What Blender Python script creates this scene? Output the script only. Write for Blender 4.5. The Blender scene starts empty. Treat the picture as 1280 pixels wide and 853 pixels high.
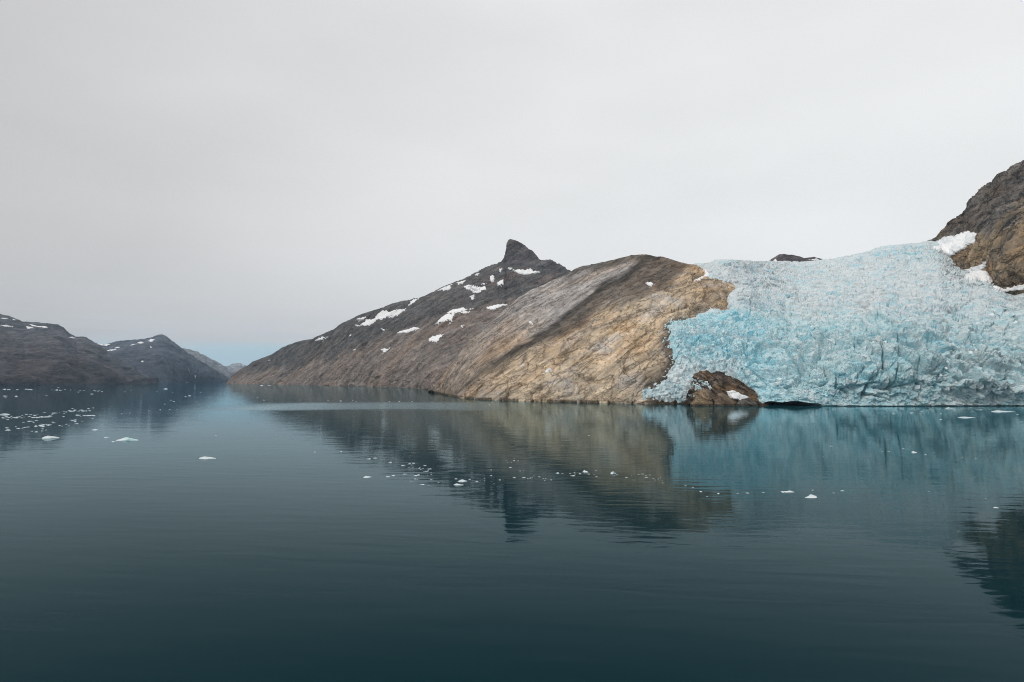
import bpy, bmesh, math, random
import numpy as np

# ------------------------------------------------------------------ camera, sky, sun, exposure
scene = bpy.context.scene
COL = scene.collection
CAM_H = 25.0          # deck of a ship above the fjord
F_PX, CX, CY, HORIZON = 853.0, 640.0, 426.5, 475.4
PITCH = math.atan((HORIZON - CY) / F_PX)

cam_data = bpy.data.cameras.new("camera")
cam_data.sensor_width = 36.0
cam_data.lens = 36.0 * F_PX / 1280.0
cam_data.clip_start = 0.5
cam_data.clip_end = 120000.0
cam = bpy.data.objects.new("camera", cam_data)
cam.location = (0, 0, CAM_H)
cam.rotation_euler = (math.pi / 2 + PITCH, 0, 0)
COL.objects.link(cam)
scene.camera = cam

SUN_ELEV, SUN_AZ = math.radians(46), math.radians(235)    # azimuth clockwise from +Y (behind the ship, to the left)
world = bpy.data.worlds.new("World")
scene.world = world
world.use_nodes = True

sun_data = bpy.data.lights.new("sun", 'SUN')
sun_data.energy = 1.5
sun_data.angle = math.radians(25)
sun_data.color = (1.0, 0.96, 0.9)
sun = bpy.data.objects.new("sun", sun_data)
sun.rotation_euler = (math.pi / 2 - SUN_ELEV, 0, math.pi - SUN_AZ)
COL.objects.link(sun)

scene.view_settings.view_transform = 'Standard'
scene.view_settings.look = 'None'
scene.view_settings.exposure = 0.0
scene.view_settings.gamma = 1.0
scene.render.engine = 'CYCLES'
scene.cycles.use_denoising = True
scene.cycles.denoising_prefilter = 'FAST'
scene.cycles.filter_width = 1.1
scene.cycles.max_bounces = 6
scene.cycles.volume_bounces = 1


# ------------------------------------------------------------------ node helper
class G:
    """tiny shader graph helper"""
    def __init__(self, tree):
        self.t = tree
        self.n = tree.nodes
        self.l = tree.links
        self.n.clear()

    def add(self, kind, ins=None, **props):
        nd = self.n.new(kind)
        for k, v in props.items():
            setattr(nd, k, v)
        for k, v in (ins or {}).items():
            self.put(nd.inputs[k], v)
        return nd

    def put(self, sock, v):
        if isinstance(v, bpy.types.NodeSocket):
            self.l.new(v, sock)
        elif isinstance(v, bpy.types.Node):
            self.l.new(v.outputs[0], sock)
        else:
            if sock.type == 'RGBA' and len(v) == 3:
                v = (*v, 1.0)
            sock.default_value = v

    def math(self, op, a, b=0.0, c=0.0, clamp=False):
        return self.add('ShaderNodeMath', {0: a, 1: b, 2: c}, operation=op, use_clamp=clamp).outputs[0]

    def vmath(self, op, a, b=(0, 0, 0)):
        nd = self.add('ShaderNodeVectorMath', {0: a, 1: b}, operation=op)
        return nd.outputs['Value'] if op in ('DOT_PRODUCT', 'LENGTH') else nd.outputs[0]

    def vscale(self, v, s):
        nd = self.add('ShaderNodeVectorMath', {0: v}, operation='SCALE')
        self.put(nd.inputs['Scale'], s)
        return nd.outputs[0]

    def mapr(self, v, a, b, c=0.0, d=1.0, smooth=False):
        nd = self.add('ShaderNodeMapRange', {0: v, 1: a, 2: b, 3: c, 4: d})
        nd.interpolation_type = 'SMOOTHSTEP' if smooth else 'LINEAR'
        return nd.outputs[0]

    def mix(self, f, a, b, blend='MIX'):
        nd = self.add('ShaderNodeMix', data_type='RGBA', blend_type=blend)
        self.put(nd.inputs[0], f)
        self.put(nd.inputs[6], a)
        self.put(nd.inputs[7], b)
        return nd.outputs[2]

    def noise(self, vec, scale, detail=5.0, rough=0.55, dist=0.0):
        nd = self.add('ShaderNodeTexNoise', {'Vector': vec, 'Scale': scale, 'Detail': detail,
                                             'Roughness': rough, 'Distortion': dist})
        return nd.outputs[0]

    def mapping(self, vec, rot=(0, 0, 0), scale=(1, 1, 1), loc=(0, 0, 0)):
        if any(rot):                                # turn first, then stretch along the turned axes
            vec = self.add('ShaderNodeMapping', {0: vec, 2: rot}).outputs[0]
        return self.add('ShaderNodeMapping', {0: vec, 1: loc, 3: scale}).outputs[0]

    def sep(self, v):
        return self.add('ShaderNodeSeparateXYZ', {0: v}).outputs

    def comb(self, x, y, z):
        return self.add('ShaderNodeCombineXYZ', {0: x, 1: y, 2: z}).outputs[0]


def new_mat(name):
    m = bpy.data.materials.new(name)
    m.use_nodes = True
    return m, G(m.node_tree)


def srgb(r, g, b):
    def f(c):
        c /= 255.0
        return c / 12.92 if c <= 0.04045 else ((c + 0.055) / 1.055) ** 2.4
    return np.array([f(r), f(g), f(b)])


# world: high grey stratus with a strip of clear sky low over the horizon
g = G(world.node_tree)
gen = g.add('ShaderNodeTexCoord').outputs['Generated']
d = g.vmath('NORMALIZE', gen)
dx, dy, dz = g.sep(d)[0], g.sep(d)[1], g.sep(d)[2]
sky = g.add('ShaderNodeTexSky', sky_type='NISHITA', sun_disc=False)
sky.sun_elevation = SUN_ELEV
sky.sun_rotation = SUN_AZ
sky.ozone_density = 2.0
clear = g.vscale(sky.outputs[0], 0.13)
g.put(sky.inputs[0], g.vmath('ADD', d, (0, 0, 0.16)))
az = g.math('ARCTAN2', dx, dy)
band_v = g.comb(g.math('MULTIPLY', az, 2.2), 0.0, g.math('MULTIPLY', dz, 34.0))
bands = g.noise(band_v, 1.6, 4.0, 0.5)
soft_v = g.comb(dx, g.math('MULTIPLY', dy, 1.0), g.math('MULTIPLY', dz, 3.0))
soft = g.noise(soft_v, 1.7, 3.0, 0.5)
toward = g.vmath('DOT_PRODUCT', d, (0.82, 0.50, 0.28))       # the veiled sun's side is brighter
base = g.mapr(toward, -0.45, 0.85, 0.51, 0.85, True)
base = g.math('MULTIPLY', base, g.mapr(soft, 0.3, 0.7, 0.925, 1.065))
warm = g.mix(g.mapr(toward, -0.2, 0.7, 0.0, 1.0), (1.0, 0.99, 0.98), (0.985, 1.0, 1.0))
cloud = g.vmath('MULTIPLY', warm, g.comb(base, base, base))
low = g.mapr(dz, 0.03, 0.13, 1.0, 0.0, True)
lil = g.mix(g.math('MULTIPLY', g.mapr(bands, 0.44, 0.58, 0.0, 0.7, True), low), cloud, (0.64, 0.655, 0.67))
edge = g.math('ADD', dz, g.math('MULTIPLY', g.math('SUBTRACT', bands, 0.5), 0.02))
gap = g.mapr(edge, 0.040, 0.056, 1.0, 0.0, True)
col = g.mix(gap, lil, g.mix(0.7, clear, (0.66, 0.82, 0.80)))
bg = g.add('ShaderNodeBackground', {'Color': col, 'Strength': 1.0})
g.add('ShaderNodeOutputWorld', {0: bg})


# ------------------------------------------------------------------ numeric helpers
rng = np.random.default_rng(7)
random.seed(7)
PERM = rng.permutation(256).astype(np.int32)
PERM = np.concatenate([PERM, PERM, PERM])
GRAD = rng.normal(size=(256, 3)).astype(np.float32)
GRAD /= np.linalg.norm(GRAD, axis=1, keepdims=True)
RND = rng.random((256, 4)).astype(np.float32)


def hash3(i, j, k):
    return PERM[PERM[PERM[i & 255] + (j & 255)] + (k & 255)]


def perlin(p):
    p = np.asarray(p, np.float32)
    i0 = np.floor(p).astype(np.int32)
    f = p - i0
    u = f * f * f * (f * (f * 6 - 15) + 10)
    out = 0
    for a in (0, 1):
        wa = u[:, 0] if a else 1 - u[:, 0]
        for b in (0, 1):
            wb = u[:, 1] if b else 1 - u[:, 1]
            for c in (0, 1):
                wc = u[:, 2] if c else 1 - u[:, 2]
                gr = GRAD[hash3(i0[:, 0] + a, i0[:, 1] + b, i0[:, 2] + c)]
                dt = gr[:, 0] * (f[:, 0] - a) + gr[:, 1] * (f[:, 1] - b) + gr[:, 2] * (f[:, 2] - c)
                out = out + dt * wa * wb * wc
    return out * 1.5


def fbm(p, octaves=4, gain=0.5, lac=2.03, ridged=False):
    p = np.asarray(p, np.float32)
    s, a, tot = 0, 1.0, 0
    for o in range(octaves):
        n = perlin(p + o * 17.3)
        if ridged:
            n = 1 - 2 * np.abs(n)
        s = s + a * n
        tot += a
        a *= gain
        p = p * lac
    return s / tot


def worley(p):
    """nearest and second distance, random numbers of the nearest cell, vector to its centre"""
    p = np.asarray(p, np.float32)
    i0 = np.floor(p).astype(np.int32)
    n = len(p)
    f1 = np.full(n, 9e9, np.float32)
    f2 = np.full(n, 9e9, np.float32)
    hid = np.zeros(n, np.int32)
    vec = np.zeros((n, 3), np.float32)
    for a in (-1, 0, 1):
        for b in (-1, 0, 1):
            for c in (-1, 0, 1):
                h = hash3(i0[:, 0] + a, i0[:, 1] + b, i0[:, 2] + c)
                off = p - (i0 + np.array([a, b, c]) + RND[h, :3])
                dd = (off * off).sum(1)
                m = dd < f1
                f2 = np.where(m, f1, np.minimum(f2, dd))
                f1 = np.where(m, dd, f1)
                hid = np.where(m, h, hid)
                vec[m] = off[m]
    return np.sqrt(f1), np.sqrt(f2), hid, vec


def facets(p, tilt=0.5, step=0.6):
    """broken blocks: every cell is a tilted facet with a level of its own"""
    f1, f2, h, v = worley(p)
    t = GRAD[(h * 7 + 3) & 255]
    return (v * t).sum(1) * tilt + (RND[h, 3] - 0.5) * step, f2 - f1


def sstep(x, a, b):
    t = np.clip((x - a) / (b - a), 0, 1)
    return t * t * (3 - 2 * t)


def sdf_poly(x, y, poly):
    """signed distance, positive inside"""
    poly = np.asarray(poly, float)
    dmin = np.full(x.shape, 1e18)
    inside = np.zeros(x.shape, bool)
    n = len(poly)
    for i in range(n):
        ax, ay = poly[i]
        bx, by = poly[(i + 1) % n]
        ex, ey = bx - ax, by - ay
        t = np.clip(((x - ax) * ex + (y - ay) * ey) / (ex * ex + ey * ey + 1e-12), 0, 1)
        dmin = np.minimum(dmin, (x - ax - t * ex) ** 2 + (y - ay - t * ey) ** 2)
        c = ((ay > y) != (by > y)) & (x < (bx - ax) * (y - ay) / (by - ay + 1e-12) + ax)
        inside ^= c
    dmin = np.sqrt(dmin)
    return np.where(inside, dmin, -dmin)


SP, CP = math.sin(PITCH), math.cos(PITCH)


def ray(px, py):
    a = np.asarray(px, float) - CX
    b = CY - np.asarray(py, float)
    return a, F_PX * CP - b * SP, F_PX * SP + b * CP


def at(px, py, D):
    a, y, z = ray(px, py)
    k = D / y
    return np.stack(np.broadcast_arrays(a * k, D + 0 * k, CAM_H + z * k), -1)


def shore_dist(py, z=0.0):
    a, y, zz = ray(CX, py)
    return (z - CAM_H) / zz * y


def interp_poly(poly, x):
    p = np.asarray(poly, float)
    return np.interp(x, p[:, 0], p[:, 1])


def smooth_cols(keys, vals, x):
    """Catmull-Rom across columns; vals (K, M) -> (len(x), M)"""
    keys = np.asarray(keys, float)
    vals = np.asarray(vals, float)
    m = np.gradient(vals, keys, axis=0) if len(keys) > 1 else vals * 0
    x = np.clip(x, keys[0], keys[-1])
    i = np.clip(np.searchsorted(keys, x) - 1, 0, len(keys) - 2)
    h = (keys[i + 1] - keys[i])[:, None]
    t = ((x - keys[i]) / (keys[i + 1] - keys[i]))[:, None]
    return ((2 * t**3 - 3 * t**2 + 1) * vals[i] + (t**3 - 2 * t**2 + t) * h * m[i]
            + (-2 * t**3 + 3 * t**2) * vals[i + 1] + (t**3 - t**2) * h * m[i + 1])


S5 = np.array([0, .25, .5, .75, 1.0])


def dist_table(table, pxs, s):
    """table {px: D at s = 0, .25, .5, .75, 1}; pxs (C,), s (R, C) -> (R, C)"""
    keys = sorted(table)
    cols = smooth_cols(keys, [table[k] for k in keys], pxs)       # C x 5
    out = np.zeros_like(s)
    x = np.clip(s, 0, 1) * 4
    i = np.clip(x.astype(int), 0, 3)
    t = x - i
    m = np.gradient(cols, axis=1)
    cc = np.broadcast_to(np.arange(len(pxs))[None, :], s.shape)
    out = ((2*t**3-3*t**2+1) * cols[cc, i] + (t**3-2*t**2+t) * m[cc, i]
           + (-2*t**3+3*t**2) * cols[cc, i+1] + (t**3-t**2) * m[cc, i+1])
    return out + np.clip(s - 1, 0, 9) * (cols[:, 4] - cols[:, 3])[None, :] * 4


def grid_normals(P):
    du = np.gradient(P, axis=1)
    dv = np.gradient(P, axis=0)
    n = np.cross(du, dv)
    n /= np.linalg.norm(n, axis=2, keepdims=True) + 1e-9
    return n


def quads(R, C):
    i = np.arange(R * C, dtype=np.int32).reshape(R, C)
    return np.stack([i[:-1, :-1], i[:-1, 1:], i[1:, 1:], i[1:, :-1]], -1).reshape(-1, 4)


def mesh_from(name, V, Q, smooth=True, tint=None):
    me = bpy.data.meshes.new(name)
    V = np.ascontiguousarray(V, np.float32).reshape(-1, 3)
    Q = np.ascontiguousarray(Q, np.int32)
    k = Q.shape[1]
    me.vertices.add(len(V))
    me.vertices.foreach_set('co', V.ravel())
    me.loops.add(Q.size)
    me.loops.foreach_set('vertex_index', Q.ravel())
    me.polygons.add(len(Q))
    me.polygons.foreach_set('loop_start', np.arange(0, Q.size, k, dtype=np.int32))
    me.polygons.foreach_set('use_smooth', np.full(len(Q), smooth))
    me.update(calc_edges=True)
    if tint is not None:
        at_ = me.attributes.new('tint', 'FLOAT_COLOR', 'POINT')
        c = np.ones((len(V), 4), np.float32)
        tt = tint.reshape(len(V), -1)
        c[:, :tt.shape[1]] = tt
        at_.data.foreach_set('color', c.ravel())
    return me


def link(name, me, mat, parent=None, label=None, cat=None, group=None, kind=None):
    o = bpy.data.objects.new(name, me)
    COL.objects.link(o)
    if mat and not me.materials:
        me.materials.append(mat)
    if parent:
        o.parent = parent
    if label:
        o['label'] = label
    if cat:
        o['category'] = cat
    if group:
        o['group'] = group
    if kind:
        o['kind'] = kind
    return o


# ------------------------------------------------------------------ materials
def rock_material(name, size, theta=35.0, contrast=1.0, stain=(1.18, 0.93, 0.68), stain_amt=0.6, crack=0.6, bump=1.0, gain=1.15):
    """layered rock: size = metres of the main grain, theta = dip of the layers to the left"""
    m, g = new_mat(name)
    pos = g.add('ShaderNodeTexCoord').outputs['Object']
    tint = g.add('ShaderNodeAttribute', attribute_name='tint').outputs['Color']
    fol = g.mapping(pos, rot=(0, math.radians(theta), 0), scale=(0.16, 0.2, 1.0))
    n_fol = g.noise(fol, 1.0 / size, 9.0, 0.68, 0.6)
    sq = g.mapping(pos, scale=(1.0, 0.45, 1.0))
    n_iso = g.noise(sq, 0.35 / size, 7.0, 0.6, 0.4)
    n_fine = g.noise(pos, 3.1 / size, 5.0, 0.7)
    n_big = g.noise(pos, 0.06 / size, 4.0, 0.55)
    lo, hi = 1 - 0.5 * contrast, 1 + 0.42 * contrast
    v = g.math('MULTIPLY', g.mapr(n_fol, 0.32, 0.68, lo * gain, hi * gain), g.mapr(n_iso, 0.3, 0.7, 0.78, 1.22))
    v = g.math('MULTIPLY', v, g.mapr(n_fine, 0.3, 0.7, 0.8, 1.2))
    v = g.math('MULTIPLY', v, g.mapr(n_big, 0.3, 0.7, 0.85, 1.15))
    # joints: thin lines where a warped noise crosses its middle, following the layers
    fol2 = g.mapping(pos, rot=(0, math.radians(theta - 8), 0.2), scale=(0.25, 0.3, 1.0), loc=(31, 7, 3))
    j1 = g.math('ABSOLUTE', g.math('SUBTRACT', g.noise(fol2, 0.42 / size, 5.0, 0.6, 0.5), 0.5))
    j2 = g.math('ABSOLUTE', g.math('SUBTRACT', g.noise(g.vmath('ADD', sq, (50, 90, 20)), 0.22 / size, 4.0, 0.6, 1.0), 0.5))
    joint = g.math('MAXIMUM', g.mapr(j1, 0.0, 0.022, 1.0, 0.0), g.mapr(j2, 0.0, 0.010, 0.8, 0.0))
    stain_f = g.math('MULTIPLY', g.mapr(g.noise(fol2, 0.16 / size, 6.0, 0.62, 0.3), 0.45, 0.66, 0.0, 1.0, True), stain_amt)
    c = g.mix(stain_f, tint, g.vmath('MULTIPLY', tint, stain))
    grey_f = g.mapr(g.noise(g.vmath('ADD', sq, (11, 3, 77)), 0.2 / size, 6.0, 0.65), 0.5, 0.72, 0.0, 0.55, True)
    lum = g.vmath('DOT_PRODUCT', c, (0.3, 0.5, 0.2))
    c = g.mix(grey_f, c, g.comb(lum, lum, lum))
    c = g.vmath('MULTIPLY', c, g.comb(v, v, v))
    run = g.noise(g.mapping(pos, scale=(1.0, 0.1, 0.12), loc=(9, 4, 2)), 0.5 / size, 6.0, 0.6, 0.4)
    c = g.mix(g.mapr(run, 0.54, 0.72, 0.0, 0.5, True), c, g.vmath('MULTIPLY', c, (0.5, 0.52, 0.55)))
    c = g.mix(g.math('MULTIPLY', joint, crack), c, g.vscale(c, 0.3))
    h = g.math('ADD', g.math('MULTIPLY', n_fol, 1.0), g.math('MULTIPLY', n_fine, 0.3))
    h = g.math('SUBTRACT', h, g.math('MULTIPLY', joint, 0.25))
    b = g.add('ShaderNodeBump', {'Strength': 0.9 * bump, 'Distance': 0.8 * size, 'Height': h})
    bs = g.add('ShaderNodeBsdfPrincipled', {'Base Color': c, 'Roughness': 0.9, 'Normal': b})
    bs.inputs['Specular IOR Level'].default_value = 0.15
    g.add('ShaderNodeOutputMaterial', {0: bs.outputs[0]})
    return m


def ice_material(name, size):
    m, g = new_mat(name)
    pos = g.add('ShaderNodeTexCoord').outputs['Object']
    at_ = g.add('ShaderNodeAttribute', attribute_name='tint')
    tint = at_.outputs['Color']
    n1 = g.noise(g.mapping(pos, rot=(0, math.radians(-12), 0), scale=(0.5, 0.6, 1.2)), 0.45 / size, 8.0, 0.66, 0.8)
    n2 = g.noise(g.vmath('ADD', pos, (40, 3, 9)), 0.8 / size, 6.0, 0.65, 0.3)
    n3 = g.noise(pos, 3.0 / size, 4.0, 0.7)
    # white firn and frost on the dense blue body
    frost = g.mapr(n2, 0.47, 0.62, 0.0, 0.58, True)
    c = g.mix(frost, tint, (0.88, 0.92, 0.93))
    blue = g.mapr(n1, 0.54, 0.68, 0.0, 0.7, True)
    c = g.mix(blue, c, g.vmath('MULTIPLY', tint, (0.55, 0.92, 1.0)))
    vn = g.noise(g.mapping(pos, rot=(0, math.radians(25), 0), scale=(0.8, 0.6, 0.9), loc=(70, 20, 5)), 0.35 / size, 6.0, 0.62, 0.9)
    vein = g.mapr(g.math('ABSOLUTE', g.math('SUBTRACT', vn, 0.5)), 0.0, 0.024, 0.6, 0.0)
    vein = g.math('MULTIPLY', vein, g.mapr(at_.outputs['Alpha'], 0.3, 0.9, 1.0, 0.2))
    c = g.mix(vein, c, (0.22, 0.52, 0.63))
    dirt = g.mapr(g.noise(g.mapping(pos, rot=(0, math.radians(-8), 0), scale=(0.35, 0.8, 2.2)), 0.4 / size, 9.0, 0.75), 0.52, 0.68, 0.0, 0.75)
    band = g.mapr(g.noise(g.mapping(pos, rot=(0, math.radians(-6), 0), scale=(0.10, 0.55, 1.4), loc=(5, 60, 8)), 0.35 / size, 6.0, 0.6), 0.52, 0.66, 0.0, 0.45, True)
    c = g.mix(band, c, (0.84, 0.87, 0.88))
    c = g.mix(g.math('MULTIPLY', dirt, at_.outputs['Alpha']), c, (0.36, 0.32, 0.30))
    h = g.math('ADD', n2, g.math('MULTIPLY', n3, 0.45))
    b = g.add('ShaderNodeBump', {'Strength': 0.8, 'Distance': 0.8 * size, 'Height': h})
    bs = g.add('ShaderNodeBsdfPrincipled', {'Base Color': c, 'Roughness': 0.55, 'Normal': b})
    bs.inputs['Specular IOR Level'].default_value = 0.25
    g.add('ShaderNodeOutputMaterial', {0: bs.outputs[0]})
    return m


def snow_material(name):
    m, g = new_mat(name)
    pos = g.add('ShaderNodeTexCoord').outputs['Object']
    n = g.noise(pos, 0.05, 6.0, 0.6)
    c = g.mix(g.mapr(n, 0.35, 0.7), (0.93, 0.93, 0.94), (0.84, 0.85, 0.87))
    b = g.add('ShaderNodeBump', {'Strength': 0.4, 'Distance': 1.0, 'Height': g.noise(pos, 0.2, 5.0, 0.6)})
    bs = g.add('ShaderNodeBsdfPrincipled', {'Base Color': c, 'Roughness': 0.8, 'Normal': b})
    bs.inputs['Specular IOR Level'].default_value = 0.2
    g.add('ShaderNodeOutputMaterial', {0: bs.outputs[0]})
    return m


def floe_material(name, tone):
    m, g = new_mat(name)
    pos = g.add('ShaderNodeTexCoord').outputs['Object']
    n = g.noise(pos, 2.2, 5.0, 0.6)
    c = g.mix(g.mapr(n, 0.4, 0.65), tone, (0.82, 0.85, 0.86))
    b = g.add('ShaderNodeBump', {'Strength': 0.5, 'Distance': 0.1, 'Height': g.noise(pos, 5.0, 4.0, 0.6)})
    bs = g.add('ShaderNodeBsdfPrincipled', {'Base Color': c, 'Roughness': 0.4, 'Normal': b})
    g.add('ShaderNodeOutputMaterial', {0: bs.outputs[0]})
    return m


def water_material():
    m, g = new_mat('fjord_water')
    pos = g.add('ShaderNodeTexCoord').outputs['Object']
    x, y = g.sep(pos)[0], g.sep(pos)[1]
    w1 = g.noise(g.mapping(pos, rot=(0, 0, 0.12), scale=(0.25, 1.0, 1.0)), 0.28, 2.0, 0.45, 0.4)
    w2 = g.noise(g.mapping(pos, rot=(0, 0, -0.25), scale=(0.4, 1.0, 1.0)), 1.1, 3.0, 0.55, 0.3)
    w3 = g.noise(g.mapping(pos, rot=(0, 0, 0.05), scale=(0.5, 1.0, 1.0)), 0.05, 2.0, 0.5, 0.3)
    patch = g.noise(pos, 0.006, 4.0, 0.55, 0.4)
    # breath of wind: a ruffled lane off the rock shore
    wob = g.math('MULTIPLY', g.math('SUBTRACT', g.noise(g.mapping(pos, scale=(1, 2.2, 1)), 0.006, 5.0, 0.6, 0.3), 0.5), 110.0)
    yy = g.math('ADD', y, wob)
    lane = g.math('MULTIPLY', g.mapr(yy, 545.0, 590.0, 0.0, 1.0, True), g.mapr(yy, 720.0, 850.0, 1.0, 0.0, True))
    lane = g.math('MULTIPLY', lane, g.mapr(x, -300.0, -215.0, 0.0, 1.0, True))
    lane = g.math('MULTIPLY', lane, g.mapr(x, -60.0, 60.0, 1.0, 0.25, True))
    lane = g.math('MULTIPLY', lane, g.mapr(x, 150.0, 260.0, 1.0, 0.0, True))
    ruf = g.math('ADD', g.mapr(patch, 0.35, 0.7, 0.55, 1.25), g.math('MULTIPLY', lane, 1.5))
    h = g.math('ADD', g.math('MULTIPLY', w1, 0.055), g.math('MULTIPLY', w2, 0.006))
    h = g.math('ADD', h, g.math('MULTIPLY', w3, 0.07))
    h = g.math('MULTIPLY', h, ruf)
    b = g.add('ShaderNodeBump', {'Strength': 1.0, 'Distance': 1.0, 'Height': h})
    rough = g.math('ADD', 0.035, g.math('MULTIPLY', lane, 0.13))
    # Fresnel reflection of water for the polarisation a polarising filter lets through
    inc = g.add('ShaderNodeNewGeometry').outputs['Incoming']
    c0 = g.math('MAXIMUM', g.vmath('DOT_PRODUCT', inc, b.outputs[0]), 0.0)
    ct = g.math('SQRT', g.math('SUBTRACT', 1.0, g.math('DIVIDE', g.math('SUBTRACT', 1.0, g.math('MULTIPLY', c0, c0)), 1.33 ** 2)))
    nc = g.math('MULTIPLY', c0, 1.33)
    fr = g.math('POWER', g.math('DIVIDE', g.math('SUBTRACT', nc, ct), g.math('ADD', nc, ct)), 2.0)
    fr = g.math('POWER', fr, 1.22)
    silt = g.math('MULTIPLY', g.mapr(g.math('ADD', x, wob), 90.0, 300.0, 0.0, 1.0, True), g.mapr(g.math('ADD', y, wob), 140.0, 560.0, 0.0, 1.0, True))
    bc = g.mix(silt, (0.002, 0.022, 0.029), (0.006, 0.075, 0.095))
    body = g.add('ShaderNodeBsdfDiffuse', {'Color': bc, 'Normal': b})
    gl = g.add('ShaderNodeBsdfGlossy', {'Color': (0.76, 0.94, 1.0, 1), 'Roughness': rough, 'Normal': b})
    ms = g.add('ShaderNodeMixShader', {0: fr, 1: body.outputs[0], 2: gl.outputs[0]})
    g.add('ShaderNodeOutputMaterial', {0: ms.outputs[0]})
    return m


M_NEAR = rock_material('slab_rock', 7.0, 36.0, 1.05, stain_amt=0.45, crack=0.65, bump=1.1, gain=1.3)
M_MID = rock_material('layered_gneiss', 16.0, 33.0, 0.95, stain=(1.12, 0.95, 0.8), stain_amt=0.5, crack=0.5)
M_FAR = rock_material('far_rock', 30.0, 20.0, 1.25, stain=(1.1, 0.96, 0.85), stain_amt=0.4, crack=0.3)
M_CLIFF = rock_material('cliff_rock', 9.0, 58.0, 1.35, crack=0.75, bump=1.4, gain=1.02)
M_BOULDER = rock_material('boulder_rock', 2.6, -35.0, 1.2, stain_amt=0.35, crack=0.8, bump=1.3)
M_ICE = ice_material('glacier_ice', 7.0)
M_SNOW = snow_material('old_snow')
M_FLOE = floe_material('floe_ice', (0.58, 0.68, 0.72))
M_FLOE_CLEAR = floe_material('clear_floe_ice', (0.42, 0.66, 0.70))
M_WATER = water_material()


def fol_coords(P, theta, stretch=(0.16, 0.2)):
    t = math.radians(theta)
    a = P[..., 0] * math.cos(t) + P[..., 2] * math.sin(t)
    w = -P[..., 0] * math.sin(t) + P[..., 2] * math.cos(t)
    return np.stack([a * stretch[0], P[..., 1] * stretch[1], w], -1).reshape(-1, 3)


# ------------------------------------------------------------------ terrain builder
def build_terrain(pxs, base, crest, table, nrow, disp, tint, shore=True, back=(12, 14.0, 0.8), dfun=None, z_base=None):
    """rows from the foot of a slope to its crest and down the far side.
    returns dict of grids"""
    C = len(pxs)
    b_py = interp_poly(base, pxs)
    c_py = interp_poly(crest, pxs)
    s = np.linspace(0, 1, nrow)[:, None] * np.ones((1, C))
    PX = np.broadcast_to(pxs[None, :], s.shape).copy()
    PY = b_py[None, :] + (c_py - b_py)[None, :] * s
    D = dfun(PX, PY, s) if dfun else dist_table(table, pxs, s)
    if shore:
        ds = shore_dist(b_py)
        D = D + (ds - D[0])[None, :] * (1 - s) ** 3
    P = at(PX, PY, D)
    nb, step, fall = back
    rows = []
    top = P[-1]
    dirs = top[:, :2] / np.linalg.norm(top[:, :2], axis=1, keepdims=True)
    for k in range(1, nb + 1):
        q = top.copy()
        dd = step * k ** 1.35
        q[:, :2] += dirs * dd
        q[:, 2] = np.maximum(top[:, 2] - fall * dd * min(1.0, 0.35 + 0.1 * k), -12.0)
        rows.append(q)
    P = np.concatenate([P, np.array(rows)], 0)
    ext = lambda A: np.concatenate([A, np.repeat(A[-1:], nb, 0)], 0)
    PX, PY, s = ext(PX), ext(PY), ext(s)
    N = grid_normals(P)
    flip = np.sign((N[..., 1] * -1 + N[..., 2]).mean())
    N = N * flip
    dsp = disp(P, PX, PY, s).reshape(PX.shape)
    P = P + N * dsp[..., None]
    tn = tint(P, PX, PY, s) if tint else None
    if shore:                                   # foot continues below the water
        sk = P[:1].copy()
        sk[..., 2] = -12.0
        sk[..., 1] -= 6.0
        P = np.concatenate([sk, P], 0)
        PX, PY, s = [np.concatenate([A[:1], A], 0) for A in (PX, PY, s)]
        N = np.concatenate([N[:1], N], 0)
        if tn is not None:
            tn = np.concatenate([tn[:1], tn], 0)
    return dict(P=P, N=N, px=PX, py=PY, s=s, tint=tn, flip=flip)


def terrain_object(name, T, mat, **kw):
    R, C = T['px'].shape
    Q = quads(R, C)
    if T['flip'] < 0:
        Q = Q[:, ::-1]
    return link(name, mesh_from(name, T['P'], Q, kw.pop('smooth', True), T['tint']), mat, **kw)


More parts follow.
